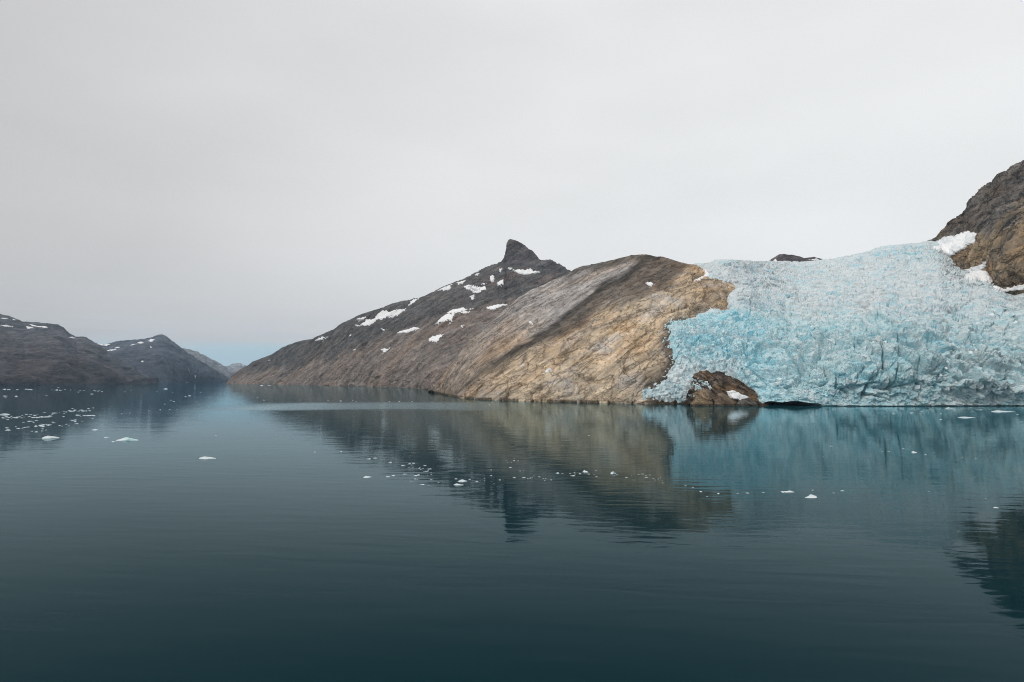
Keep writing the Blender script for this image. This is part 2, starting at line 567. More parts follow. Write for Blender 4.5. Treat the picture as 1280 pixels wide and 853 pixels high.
def snow_patch(T, poly, parent, thick=2.0, up=3, rag=2.1):
    """a drift lying in the lee of the slope: its own surface, lifted off the rock, thinning out at the edge"""
    poly = np.asarray(poly, float)
    (x0, y0), (x1, y1) = poly.min(0) - 3, poly.max(0) + 3
    m = (T['px'] > x0) & (T['px'] < x1) & (T['py'] > y0) & (T['py'] < y1) & (T['s'] < 0.9999)
    rr, cc = np.where(m)
    if len(rr) < 4:
        return
    r0, r1, c0, c1 = rr.min(), rr.max() + 1, cc.min(), cc.max() + 1
    if r1 - r0 < 2 or c1 - c0 < 2:
        return

    def upsample(A):
        A = A[r0:r1, c0:c1]
        sh = A.shape
        A = A.reshape(sh[0], sh[1], -1)
        ri = np.linspace(0, sh[0] - 1, (sh[0] - 1) * up + 1)
        ci = np.linspace(0, sh[1] - 1, (sh[1] - 1) * up + 1)
        i = np.minimum(ri.astype(int), sh[0] - 2)
        f = (ri - i)[:, None, None]
        A = A[i] * (1 - f) + A[i + 1] * f
        j = np.minimum(ci.astype(int), sh[1] - 2)
        f = (ci - j)[None, :, None]
        A = A[:, j] * (1 - f) + A[:, j + 1] * f
        return A
    P, N = upsample(T['P']), upsample(T['N'])
    px, py = upsample(T['px'])[..., 0], upsample(T['py'])[..., 0]
    q = np.stack([px * 0.4, py * 0.75, px * 0], -1).reshape(-1, 3)
    w = fbm(q + poly[0, 0], 3).reshape(px.shape) * rag
    sd = sdf_poly(px, py, poly) + w
    for _ in range(3):
        for ax in (0, 1):
            k = min(7, P.shape[ax] // 2 * 2 - 1)
            if k >= 3:
                cs = np.cumsum(np.pad(P, [(k // 2 + 1, k // 2) if a == ax else (0, 0) for a in range(3)], mode='edge'), axis=ax)
                n_ = P.shape[ax]
                P = (np.take(cs, np.arange(k, k + n_), ax) - np.take(cs, np.arange(0, n_), ax)) / k
    lift = np.clip(sd * 1.6, -0.6, 1.0) * thick
    P = P + N * lift[..., None]
    R, C = px.shape
    Q = quads(R, C)
    keep = (sd.ravel()[Q] > -0.9).any(1)
    Q = Q[keep]
    if len(Q) == 0:
        return
    used, inv = np.unique(Q, return_inverse=True)
    Q = inv.reshape(-1, 4)
    if T['flip'] < 0:
        Q = Q[:, ::-1]
    return link('snow_patch', mesh_from('snow_patch', P.reshape(-1, 3)[used], Q), M_SNOW, parent=parent)


def cols(*segs):
    return np.concatenate([np.linspace(a, b, n, endpoint=(i == len(segs) - 1)) for i, (a, b, n) in enumerate(segs)])


def mixc(a, b, f):
    return a + (b - a) * f[..., None]


def const(c, shape):
    return np.broadcast_to(np.asarray(c, float), shape + (3,)).copy()


# ------------------------------------------------------------------ water
th = np.linspace(0, 2 * math.pi, 97)[:-1]
rad = np.array([0.0] + list(np.geomspace(40, 30000, 24)))
V = [(0, 0, 0)]
for r_ in rad[1:]:
    V += [(r_ * math.cos(t), r_ * math.sin(t), 0) for t in th]
faces = [(0, 1 + k, 1 + (k + 1) % 96) for k in range(96)]
for j in range(len(rad) - 2):
    o0 = 1 + j * 96
    faces += [(o0 + k, o0 + 96 + k, o0 + 96 + (k + 1) % 96, o0 + (k + 1) % 96) for k in range(96)]
me = bpy.data.meshes.new('water')
me.from_pydata(V, [], faces)
me.update()
link('water', me, M_WATER, label='dark teal fjord water with small ripples and mirrored slopes', cat='water', kind='structure')


# ------------------------------------------------------------------ far mountains along the fjord
def far_disp(amp, wl):
    def f(P, px, py, s):
        p = P.reshape(-1, 3)
        q = fol_coords(P, 18, (0.35, 0.35))
        w = 1 - 0.8 * sstep(s, 0.8, 1.0).ravel()
        gul = fbm(p * np.array([1.6, .5, .35]) / wl, 4, ridged=True)
        return w * amp * (0.9 * fbm(p / (2.2 * wl), 4) + 1.15 * gul + 0.5 * fbm(q / (0.35 * wl), 3, ridged=True)) + amp * 0.16 * fbm(p / (0.12 * wl), 3, ridged=True)
    return f


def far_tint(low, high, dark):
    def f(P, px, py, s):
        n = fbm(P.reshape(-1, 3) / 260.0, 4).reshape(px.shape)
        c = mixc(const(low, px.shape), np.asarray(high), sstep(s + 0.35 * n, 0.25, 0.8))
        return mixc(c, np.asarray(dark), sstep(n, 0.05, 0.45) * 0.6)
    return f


FAR_LOW, FAR_HIGH, FAR_DARK = (0.082, 0.073, 0.075), (0.108, 0.111, 0.122), (0.05, 0.052, 0.06)  # upper tone leans blue: some distance haze is painted into the rock colour

base_a = [(-420, 484), (0, 481.5), (80, 480.8), (150, 480), (196, 479.6)]
crest_a = [(-420, 330), (-300, 352), (-150, 378), (-60, 384), (0, 394), (12, 397), (20, 401), (28, 404), (50, 405), (62, 406),
           (72, 407), (79, 411), (85, 417), (93, 422), (107, 423), (118, 430), (128, 437), (140, 445), (155, 456),
           (172, 468), (188, 477), (196, 479.3)]
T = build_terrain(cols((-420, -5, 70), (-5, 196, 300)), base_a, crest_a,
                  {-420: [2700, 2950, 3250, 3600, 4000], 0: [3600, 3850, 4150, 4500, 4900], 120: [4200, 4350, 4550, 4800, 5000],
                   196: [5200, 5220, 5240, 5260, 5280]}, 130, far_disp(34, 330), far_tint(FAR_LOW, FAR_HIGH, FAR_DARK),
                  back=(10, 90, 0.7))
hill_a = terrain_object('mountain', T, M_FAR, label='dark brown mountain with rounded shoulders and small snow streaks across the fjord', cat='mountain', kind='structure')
Z = lambda pts, ox, oy, k: [(ox + x / k, oy + y / k) for x, y in pts]
for pl in ([(0, 205), (60, 210), (20, 214)], [(148, 196), (185, 205), (235, 210), (238, 222), (200, 212), (160, 206)],
           [(130, 212), (175, 218), (140, 225)], [(335, 255), (385, 258), (350, 263)], [(0, 172), (45, 178), (10, 180)], [(55, 168), (80, 172), (60, 176)]):
    snow_patch(T, Z(pl, 0, 360, 4.0), hill_a, 5.0, rag=0.6)

base_b = [(95, 479.6), (150, 479.2), (230, 477.9), (291, 477.5)]
crest_b = [(95, 438), (110, 432), (120, 430), (125, 431.5), (133, 432), (141, 429.5), (150, 427.5), (165, 426.5), (175, 425.5), (185, 424.5),
           (192, 422.5), (198, 420), (202, 419.5), (206, 421), (211, 425), (218, 430.5), (224, 435), (232, 441), (245, 451), (258, 460), (270, 467), (282, 473.5), (291, 477.4)]
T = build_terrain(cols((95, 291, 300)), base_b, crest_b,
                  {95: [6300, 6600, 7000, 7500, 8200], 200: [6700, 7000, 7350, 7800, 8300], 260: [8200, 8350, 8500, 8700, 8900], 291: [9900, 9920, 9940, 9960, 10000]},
                  120, far_disp(55, 620), far_tint((0.066, 0.074, 0.094), (0.098, 0.112, 0.138), (0.045, 0.054, 0.074)), back=(10, 160, 0.7))  # bluish tints: distance haze painted into the rock, on top of the air volume
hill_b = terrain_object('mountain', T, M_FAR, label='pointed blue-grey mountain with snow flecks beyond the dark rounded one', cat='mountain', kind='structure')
for pl in ([(380, 160), (400, 148), (428, 145), (410, 163)], [(295, 182), (330, 170), (355, 178), (320, 188)], [(248, 198), (300, 195), (270, 206)],
           [(118, 225), (155, 212), (182, 220), (140, 229)], [(85, 265), (140, 258), (165, 248), (150, 262), (100, 270)],
           [(395, 226), (410, 228), (400, 234)], [(615, 350), (635, 362), (622, 362)], [(685, 378), (700, 380), (718, 402), (705, 398)],
           [(315, 328), (345, 322), (335, 332)], [(0, 182), (40, 178), (60, 190), (110, 184), (80, 204), (40, 208), (10, 192)]):
    snow_patch(T, Z(pl, 120, 400, 5.82), hill_b, 8.0, rag=0.5)

base_c = [(195, 477.6), (325, 477.2)]
crest_c = [(195, 436), (215, 436), (232, 437), (240, 439.5), (250, 444.5), (256, 449), (264, 455), (272, 460), (280, 465.5), (287, 471), (296, 476), (325, 477)]
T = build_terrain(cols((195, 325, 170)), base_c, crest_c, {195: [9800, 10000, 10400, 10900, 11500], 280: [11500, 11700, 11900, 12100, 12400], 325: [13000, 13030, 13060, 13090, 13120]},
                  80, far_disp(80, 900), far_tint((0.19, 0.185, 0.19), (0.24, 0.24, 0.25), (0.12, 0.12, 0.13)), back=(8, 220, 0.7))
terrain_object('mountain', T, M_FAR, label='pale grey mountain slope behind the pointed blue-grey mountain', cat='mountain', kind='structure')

base_d = [(235, 476.9), (420, 476.9)]
crest_d = [(235, 452), (255, 455), (262, 458), (268, 456.5), (276, 459), (284, 461.5), (289, 461), (296, 458.5), (302, 460.5), (308, 463), (320, 460), (350, 464), (420, 470)]
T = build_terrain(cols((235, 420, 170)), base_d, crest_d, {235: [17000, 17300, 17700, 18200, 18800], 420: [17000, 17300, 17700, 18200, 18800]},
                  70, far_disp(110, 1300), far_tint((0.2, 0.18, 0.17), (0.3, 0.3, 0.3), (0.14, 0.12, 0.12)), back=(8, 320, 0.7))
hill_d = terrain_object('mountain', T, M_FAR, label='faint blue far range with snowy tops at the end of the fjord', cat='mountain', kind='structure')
for pl in ([(262, 460), (268, 457), (272, 460)], [(281, 463), (289, 461), (293, 463)], [(293, 460.5), (296, 459), (300, 461)], [(301, 464), (306, 463), (310, 465)]):
    snow_patch(T, pl, hill_d, 20.0, rag=0.5)


# ------------------------------------------------------------------ long layered hill with the horn
base_e = [(283, 480), (288, 480.2), (320, 480.8), (360, 481.5), (400, 482), (450, 483), (500, 484.6), (525, 486), (545, 488.5), (600, 494), (735, 500)]
crest_e = [(283, 480), (287, 476.5), (293, 470), (300, 464), (309, 458), (318, 453), (330, 448), (340, 443), (352, 436), (362, 431), (374, 427.5), (392, 424), (404, 418),
           (415, 413), (428, 406), (440, 401), (448, 396), (455, 393), (468, 389), (480, 385.5), (490, 381), (500, 378), (512, 376.5), (525, 374), (535, 370), (545, 365), (552, 361),
           (560, 358), (570, 353.5), (580, 350), (589, 345), (598, 341), (607, 336.5), (615, 333), (622, 330.5), (626, 328), (630, 324.5), (631.3, 320), (632, 315),
           (633.3, 309), (634, 304), (635.5, 300), (638, 299), (642, 300.5), (648, 302.5), (653, 305), (657, 308), (661, 311.5), (665.5, 314), (668, 317), (671, 321.5),
           (674.5, 326), (679, 327), (684, 326.5), (688, 326), (693, 328.5), (698, 331), (703, 334), (708, 337.5), (713, 341), (735, 356)]


def disp_e(P, px, py, s):
    p = P.reshape(-1, 3)
    q = fol_coords(P, 33)
    b_, r_ = interp_poly(base_e, px[0]), interp_poly(ref_e, px[0])
    sr = (b_[None, :] - py) / np.maximum(b_ - r_, 0.2)[None, :]
    sil = (1 - 0.55 * sstep(sr, 0.93, 1.0)).ravel()
    fc, ed = facets(fol_coords(P, 33, (0.3, 0.35)) / 42.0)
    spire = (sstep(px, 630, 634) * sstep(px, 676, 668) * sstep(py, 342, 332)).ravel()
    a = 20 * fbm(p / 320, 3) + 13 * fbm(q / 46, 4, ridged=True) + 9 * fc + 5 * fbm(q / 14, 3)
    return a * sil * (1 - 0.6 * spire) + 5 * fbm(p / 17, 3, ridged=True) * (1 - 0.5 * spire)


def tint_e(P, px, py, s):
    n = fbm(P.reshape(-1, 3) / 130.0, 4).reshape(px.shape)
    n2 = fbm(fol_coords(P, 33) / 40.0, 3).reshape(px.shape)
    line = interp_poly([(283, 470), (371, 462), (431, 443), (495, 422), (549, 403), (600, 389), (650, 372), (735, 352)], px.ravel()).reshape(px.shape)
    up = sstep(line - py + 14 * n + 14 * n2, -7, 9)
    c = mixc(const((0.235, 0.198, 0.178), px.shape), np.array((0.122, 0.117, 0.115)), up)
    red = sstep(px, 585, 625) * sstep(py, 322, 334) * sstep(py, 368, 352)
    c = mixc(c, np.array((0.175, 0.135, 0.125)), red * sstep(n2 + 0.5 * n, -0.15, 0.2) * 0.8)
    spire = sstep(py, 336, 330) * sstep(px, 625, 632)
    c = mixc(c, np.array((0.125, 0.115, 0.118)), spire)
    ledge = np.exp(-((py - interp_poly([(600, 338), (640, 331), (680, 336), (712, 343)], px.ravel()).reshape(px.shape)) / 2.6) ** 2) * sstep(px, 618, 630)
    c = mixc(c, np.array((0.07, 0.068, 0.075)), ledge * 0.75)
    wet = sstep(P[..., 2] + 4 * n, 5.0, 1.5)
    return mixc(c, np.array((0.05, 0.043, 0.035)), wet * 0.8)


ref_e = [(283, 479.5)] + [c for c in crest_e[1:] if c[0] < 624] + [(640, 327), (660, 326)] + [c for c in crest_e if c[0] > 676]
tab_e = {283: [4640, 4650, 4655, 4660, 4665], 320: [4200, 4240, 4300, 4370, 4450], 400: [3230, 3330, 3450, 3600, 3780],
         500: [2320, 2480, 2680, 2900, 3120], 560: [1500, 1900, 2300, 2700, 3050], 637: [1300, 1800, 2250, 2740, 3010],
         735: [1200, 1650, 2100, 2600, 2900]}


def dfun_e(PX, PY, s):
    pxs = PX[0]
    b, r = interp_poly(base_e, pxs), interp_poly(ref_e, pxs)
    ss = (b[None, :] - PY) / np.maximum(b - r, 0.2)[None, :]
    return dist_table(tab_e, pxs, np.clip(ss, 0, 1)) + np.clip(ss - 1, 0, 0.4) * 160


T_E = build_terrain(cols((283, 625, 470), (625, 680, 150), (680, 735, 80)), base_e, crest_e,
                    None, 250, disp_e, tint_e, dfun=dfun_e, back=(12, 26, 0.95))
hill_e = terrain_object('hill', T_E, M_MID, label='long dark layered hill with snow patches and a horn-shaped summit', cat='hill', kind='structure')
k2, k3 = 3.709, 3.553
for pl in ([(640, 435), (665, 410), (700, 408), (740, 375), (790, 375), (852, 358), (800, 390), (760, 405), (715, 418), (700, 432), (655, 441)],
           [(803, 476), (850, 460), (880, 449), (915, 455), (880, 465), (845, 476)],
           [(990, 441), (1020, 412), (1040, 400), (1075, 408), (1068, 428), (1015, 438)],
           [(1036, 388), (1068, 373), (1112, 367), (1132, 378), (1098, 392), (1070, 402)],
           [(950, 503), (975, 488), (1022, 484), (1008, 505), (990, 521), (957, 514)],
           [(736, 553), (776, 538), (745, 567)], [(858, 349), (880, 326), (908, 319), (890, 334)], [(998, 286), (1030, 264), (1062, 256), (1050, 275), (1020, 284)],
           [(1118, 268), (1140, 259), (1165, 266), (1190, 254), (1190, 278), (1150, 276)], [(424, 506), (445, 492), (477, 486), (450, 501)],
           [(584, 489), (603, 474), (598, 489)], [(618, 418), (640, 405), (664, 401), (645, 415)], [(1080, 252), (1122, 230), (1108, 248)],
           [(1094, 404), (1112, 393), (1142, 391), (1130, 402)], [(1142, 302), (1166, 293), (1150, 312)],
           [(618, 441), (638, 437), (632, 446)], [(735, 458), (758, 455), (745, 462)], [(600, 551), (616, 545), (608, 553)], [(1140, 378), (1158, 373), (1150, 382)],
           [(208, 600), (220, 596), (216, 603)], [(1100, 450), (1116, 444), (1108, 453)]):
    snow_patch(T_E, Z(pl, 280, 290, k2), hill_e, 4.0)
for pl in ([(360, 216), (400, 220), (440, 210), (455, 222), (488, 224), (440, 236), (385, 236)], [(148, 292), (190, 284), (236, 277), (240, 292), (205, 304), (160, 298)],
           [(288, 272), (322, 261), (318, 280), (296, 285)], [(238, 388), (280, 370), (332, 358), (315, 378), (275, 394)], [(257, 240), (275, 234), (277, 250), (262, 257)],
           [(168, 322), (190, 317), (180, 335)], [(34, 306), (66, 288), (94, 278), (72, 300)], [(298, 208), (313, 206), (306, 224)],
           [(340, 200), (356, 203), (350, 209)], [(110, 272), (150, 256), (135, 272)], [(220, 268), (244, 264), (232, 272)], [(190, 236), (215, 228), (205, 238)]):
    snow_patch(T_E, Z(pl, 540, 280, k3), hill_e, 4.0)


# ------------------------------------------------------------------ near rock hill beside the ice
base_f = [(536, 489.3), (548, 492), (560, 495), (580, 498), (600, 499.5), (640, 501.3), (700, 503), (760, 504.2), (830, 505.3), (940, 506)]
crest_f = [(536, 489), (548, 478), (560, 462), (580, 438), (600, 415), (612, 404), (625, 392), (645, 377), (665, 364), (690, 351.5), (713, 340), (719, 336.5), (725, 334), (740, 332), (760, 329),
           (775, 325), (790, 321), (803, 319), (812, 319.5), (820, 321), (829, 321), (835, 323), (850, 328), (862, 331), (868, 331), (876, 336), (884, 341), (890, 347), (898.7, 352.5),
           (908, 352), (915, 355), (920, 362), (928, 392), (940, 430)]
ref_f = [(536, 470), (560, 455), (600, 409), (645, 375), (713, 340), (803, 319), (870, 332), (960, 330)]
tab_f = {536: [1430, 1440, 1450, 1460, 1470], 560: [1130, 1180, 1240, 1310, 1400], 600: [905, 1000, 1120, 1270, 1440], 640: [835, 925, 1050, 1230, 1450], 713: [775, 860, 985, 1190, 1470],
         803: [725, 790, 890, 1070, 1340], 870: [710, 765, 845, 990, 1230], 960: [705, 750, 830, 980, 1230]}


tab_f = {k: [v[0] + (q - v[0]) * 0.72 for q in v] for k, v in tab_f.items()}


def dfun_f(PX, PY, s):
    pxs = PX[0]
    b, r = interp_poly(base_f, pxs), interp_poly(ref_f, pxs)
    ss = (b[None, :] - PY) / (b - r)[None, :]
    return dist_table(tab_f, pxs, np.clip(ss, 0, 1.2))


U_F = [(536, 500), (574, 483), (610, 460), (633, 442), (664, 423.5), (697, 398), (720, 378), (754, 356), (785, 340), (804, 324), (821, 317), (850, 300)]
L_F = [(536, 505), (574, 492), (600, 470), (647, 446), (669, 433), (697, 423), (734, 407), (745, 391), (773, 379), (793, 371), (832, 360), (850, 346), (862, 330), (940, 300)]
ICE_EDGE = [(868, 318), (868, 331), (880, 336), (888, 341), (882, 348), (890, 350), (899, 350), (905, 354), (914, 353), (921, 361), (914, 366), (911, 374), (909, 390), (899, 391), (888, 388.5), (878, 393), (869, 396.5),
            (857, 402), (845, 405), (836, 408), (834, 412), (841, 416), (838, 422), (833, 428), (837, 438), (841, 448), (842, 456), (838, 465), (834, 473), (826, 482), (818, 488), (806, 490), (803, 494), (812, 497),
            (824, 500), (845, 502), (862, 500.5), (880, 503), (900, 512), (960, 520), (1100, 520), (1100, 300)]


def disp_f(P, px, py, s):
    p = P.reshape(-1, 3)
    q = fol_coords(P, 33)
    U = interp_poly(U_F, px.ravel())
    L = interp_poly(L_F, px.ravel())
    pyr = py.ravel()
    slab = sstep(U - pyr, -4, 8)
    orange = sstep(pyr - L, -4, 10)
    moraine = 1 - np.clip(slab + orange, 0, 1)
    sil = (1 - 0.5 * sstep(s, 0.95, 1.0)).ravel()
    warp = fbm(p / 35, 2)[:, None] * np.array([9, 9, 9])
    fc, ed = facets((fol_coords(P, 40, (0.55, 0.28)) + warp) / 19.0, 0.7, 0.5)
    fc2, ed2 = facets((fol_coords(P, 25, (0.5, 0.28)) + warp * 0.7) / 8.0, 0.8, 0.5)
    crk = -np.exp(-(ed / 0.05) ** 2)
    tq = q[:, 2] / 13.0 + 0.7 * fbm(p / 60, 2) + 0.25 * fbm(p / 14, 2)
    saw = tq - np.floor(tq)
    ledge = saw ** 3 * (0.4 + 0.9 * (RND[(np.floor(tq).astype(int) * 37) & 255, 0]))
    slabs = 3.0 * ledge + 5.0 * fbm(q / 24, 4, ridged=True) + 1.6 * fbm(q / 7, 3) + 0.8 * fbm(p / 6, 2)
    org = 3.0 * ledge + 4.6 * fc + 1.5 * fc2 + 2.0 * crk + 3.0 * fbm(q / 18, 3, ridged=True) + 1.0 * fbm(p / 4.5, 2)
    rub = 1.0 * fbm(p / 5, 3) + 2.0 * fbm(p / 22, 2)
    fade = np.clip(1.0 - 0.75 * sstep(px.ravel(), 895, 925), 0, 1)
    under = sstep(sdf_poly(px, py, ICE_EDGE).ravel(), 0.0, 10.0)
    return (9 * fbm(p / 130, 3) * (0.4 + 0.6 * (1 - orange)) + slab * slabs + orange * org * fade + moraine * rub) * sil - 4 * under


def tint_f(P, px, py, s):
    sh = px.shape
    n = fbm(P.reshape(-1, 3) / 55.0, 4).reshape(sh)
    n2 = fbm(fol_coords(P, 33) / 22.0, 3).reshape(sh)
    U = interp_poly(U_F, px.ravel()).reshape(sh) + 6 * n
    L = interp_poly(L_F, px.ravel()).reshape(sh) + 9 * n
    cr = interp_poly(crest_f, px.ravel()).reshape(sh)
    slab_c = mixc(const((0.36, 0.33, 0.315), sh), np.array((0.42, 0.335, 0.26)), sstep(py + 25 * n, 395, 455))
    slab_c = mixc(slab_c, np.array((0.20, 0.18, 0.162)), sstep(n2, 0.1, 0.5) * 0.6)
    dark = sstep(px, 690, 720) * sstep(px, 850, 830) * sstep(cr + 9 + 7 * n2 - py, -3, 3)
    slab_c = mixc(slab_c, np.array((0.085, 0.079, 0.07)), dark * 0.85)
    mor_c = mixc(const((0.055, 0.05, 0.043), sh), np.array((0.145, 0.118, 0.097)), sstep(py - U + 5 * n2, 2, 16))
    org_c = mixc(const((0.49, 0.395, 0.29), sh), np.array((0.45, 0.405, 0.36)), sstep(n + 0.6 * n2, 0.0, 0.45) * 0.85)
    org_c = mixc(org_c, np.array((0.42, 0.30, 0.19)), sstep(-n + 0.5 * n2, 0.12, 0.5) * 0.7)
    brown = sstep(px, 850, 885) * sstep(py, 400, 380)
    org_c = mixc(org_c, np.array((0.38, 0.28, 0.18)), brown * 0.7)
    c = mixc(slab_c, mor_c, sstep(py - U + 5 * n2, -3, 4))
    c = mixc(c, np.array((0.25, 0.21, 0.185)), 0.7 * sstep(px + 30 * n, 660, 590) * sstep(U - py, -8, 6))
    org_c = mixc(org_c, np.array((0.33, 0.265, 0.205)), 0.6 * sstep(px + 40 * n, 660, 590))
    c = mixc(c, org_c, sstep(py - L + 14 * n2 + 8 * n, -9, 11))
    dirt = np.exp(-(np.maximum(0, -sdf_poly(px, py, ICE_EDGE) - 2 - 8 * n) / 7.0) ** 2) * sstep(px, 800, 815) * sstep(py, 396, 404)
    c = mixc(c, np.array((0.095, 0.075, 0.06)), dirt * 0.92)
    wet = sstep(P[..., 2] + 1.5 * n, 3.6, 1.6)
    return mixc(c, np.array((0.055, 0.042, 0.026)), wet * 0.85)


T_F = build_terrain(cols((536, 600, 70), (600, 940, 480)), base_f, crest_f, None, 330, disp_f, tint_f, dfun=dfun_f, back=(12, 9, 0.7))
hill_f = terrain_object('hill', T_F, M_NEAR, label='near rock hill with grey slab, dark rubble streak and ochre face beside the glacier', cat='hill', kind='structure')
for pl in (Z([(948, 258), (970, 256), (988, 266), (970, 274)], 540, 280, k3), Z([(492, 668), (512, 657), (538, 653), (515, 668)], 540, 280, k3),
           Z([(325, 233), (345, 222), (368, 214), (378, 198), (366, 178), (335, 158), (350, 154), (395, 160), (425, 166), (405, 188), (390, 214), (360, 230)], 780, 290, 3.707),
           Z([(430, 444), (445, 440), (448, 448)], 540, 280, k3)):
    snow_patch(T_F, pl, hill_f, 2.0)


# ------------------------------------------------------------------ glacier
front = [(796, 506.2), (860, 506.4), (900, 506.6), (950, 506.5), (1000, 506.6), (1060, 508), (1110, 509), (1180, 508.6), (1280, 508.4), (1400, 508), (1760, 505)]
g_crest = [(796, 322), (868, 331), (880, 332.5), (890, 333), (905, 331), (930, 330), (960, 328.5), (1000, 328), (1030, 325.5), (1046, 323), (1060, 320), (1075, 316), (1090, 312), (1105, 308.5),
           (1120, 306), (1135, 304.5), (1150, 303), (1162, 301), (1172, 302), (1180, 309), (1190, 321), (1200, 328), (1215, 334), (1232, 338), (1245, 350), (1256, 360), (1268, 368), (1285, 366), (1400, 376), (1760, 410)]
tab_g = {960: [668, 700, 800, 1010, 1440], 1030: [655, 678, 770, 1000, 1430], 1110: [648, 668, 745, 970, 1400], 1172: [648, 666, 735, 950, 1340],
         1280: [650, 664, 705, 800, 960], 1400: [650, 664, 700, 780, 900], 1760: [680, 690, 710, 760, 830]}


def dfun_g(PX, PY, s):
    pxs = PX[0]
    dg = dist_table(tab_g, pxs, s)
    df = dfun_f(np.clip(PX, 536, 960), PY, s)
    w = sstep(PX, 905, 1000)
    lean = (1 - sstep(s, 0.0, 0.24)) * (6 * sstep(PX, 1000, 1040) + 8 * sstep(PX, 1130, 1220))      # the front leans out over the water
    return df * (1 - w) + dg * w + lean


def soften(a, sh, k):
    a = a.reshape(sh)
    for ax in (0, 1):
        cs = np.cumsum(np.pad(a, [(k // 2 + 1, k // 2) if q == ax else (0, 0) for q in range(2)], mode='edge'), axis=ax, dtype=float)
        a = (np.take(cs, np.arange(k, k + sh[ax]), ax) - np.take(cs, np.arange(0, sh[ax]), ax)) / k
    return a.ravel()


ROCK_HOLE = [(862, 512), (864, 476), (870, 461), (880, 458), (900, 460), (915, 463), (935, 475), (955, 489), (963, 500), (964, 512)]
CREVASSES = [([(1100, 440), (1104, 452), (1108, 468), (1112, 482), (1114, 491)], 1.3, 11), ([(1148, 441), (1146, 452), (1150, 460), (1150, 472)], 1.1, 9),
             ([(1120, 421), (1123, 432)], 1.0, 7), ([(1070, 430), (1067, 437)], 1.0, 6), ([(1093, 429), (1092, 436)], 1.0, 6), ([(1204, 466), (1214, 476), (1222, 490)], 1.2, 6),
             ([(1030, 452), (1036, 470)], 1.2, 7), ([(930, 440), (936, 452), (934, 460)], 1.8, 8), ([(985, 446), (998, 458)], 1.4, 7)]


def disp_g(P, px, py, s):
    p = P.reshape(-1, 3)
    sh = px.shape
    sd = (sdf_poly(px, py, ICE_EDGE) + 2.2 * fbm(np.stack([px.ravel() * .16, py.ravel() * .2, px.ravel() * 0], -1), 3).reshape(sh)).ravel()
    sd = np.where(px.ravel() > 935, 60.0, sd)
    warp = np.stack([fbm(p / 40, 2), fbm(p / 40 + 9, 2), fbm(p / 40 + 23, 2)], -1)
    f1, e1 = facets((p * np.array([0.75, 0.75, 1.0]) + warp * 14) / 21.0, 1.0, 0.9)
    f2, e2 = facets((p * np.array([0.9, 0.7, 1.0]) + warp * 8) / 9.0, 1.0, 0.8)
    ss = s.ravel()
    upper = sstep(ss, 0.38, 0.6)
    f3, e3 = facets(p * np.stack([1 - 0.6 * upper, 1 - 0.35 * upper, 1 + 0 * upper], -1) / 4.2, 1.0, 0.8)
    lobe = sstep(px.ravel(), 960, 900) * sstep(py.ravel(), 395, 410)
    big = sstep(ss, 0.02, 0.22) * (1 - 0.62 * sstep(ss, 0.45, 0.8)) * (1 - 0.45 * lobe)
    crev = np.exp(-(e1 / 0.05) ** 2) * 4.5 + np.exp(-(e2 / 0.06) ** 2) * 1.6
    d_ = big * (0.35 + 0.65 * sstep(sd, 4, 26)) * (8.5 * soften(f1, sh, 5) - crev) + 3.3 * f2 * (0.85 + 0.3 * big) + 1.5 * f3 * (1 + 1.1 * lobe - 0.35 * upper) + 1.0 * fbm(p / 7.0, 3, ridged=True) * (1 - 0.4 * upper) + 7.0 * fbm(p / 75, 3) + 0.8 * facets(p / 2.1, 1.0, 0.8)[0] * (1 - 0.5 * upper) + 9.0 * big * sstep(sd, 6, 34) * soften(facets((p * np.array([0.7, 0.6, 1.0]) + warp * 26) / 52.0, 1.1, 0.6)[0], sh, 9)
    lines = np.abs(perlin(p * np.array([0.011, 0.03, 0.03]) + warp * 0.5))
    lines2 = np.abs(perlin(p * np.array([0.028, 0.02, 0.012]) + warp * 0.6 + 7))
    keep = sstep(fbm(p / 60 + 31, 2), -0.1, 0.25) * sstep(sd, 4, 18)
    d_ -= keep * (6.5 * np.exp(-(lines / 0.035) ** 2) + 5.5 * np.exp(-(lines2 / 0.03) ** 2) * (1 - upper)) * sstep(ss, 0.02, 0.1)
    # ogive ridges across the upper ice
    d_ += 2.4 * sstep(ss, 0.5, 0.7) * fbm(np.stack([p[:, 0] * .014, p[:, 1] * .05, p[:, 2] * .05], -1), 4, ridged=True)
    d_ *= 1 - 0.6 * sstep(ss, 0.95, 1.0)
    thick = np.where(sd > 0, np.minimum(sd * 0.55, 6.0), np.maximum(sd * 2.5, -14.0)) + 2.0
    thick = np.where(px.ravel() > 935, 6.0 * sstep(px.ravel(), 1010, 940), thick)
    thick = thick - 7 * sstep(sdf_poly(px, py, ROCK_HOLE).ravel(), 7, 13)      # the ice parts round the rock outcrop
    for crack_line, wid, dep in CREVASSES:
        dc = np.full(len(p), 1e9)
        for (ax, ay), (bx, by) in zip(crack_line[:-1], crack_line[1:]):
            t = np.clip(((px - ax) * (bx - ax) + (py - ay) * (by - ay)) / ((bx - ax) ** 2 + (by - ay) ** 2), 0, 1)
            dc = np.minimum(dc, np.hypot(px - ax - t * (bx - ax), py - ay - t * (by - ay)).ravel())
        d_ = d_ - dep * np.exp(-(dc / wid) ** 2)
    d_ *= np.where(sd > 0, 0.7 + 0.3 * sstep(sd, 0, 14), 0.4)
    return d_ + thick


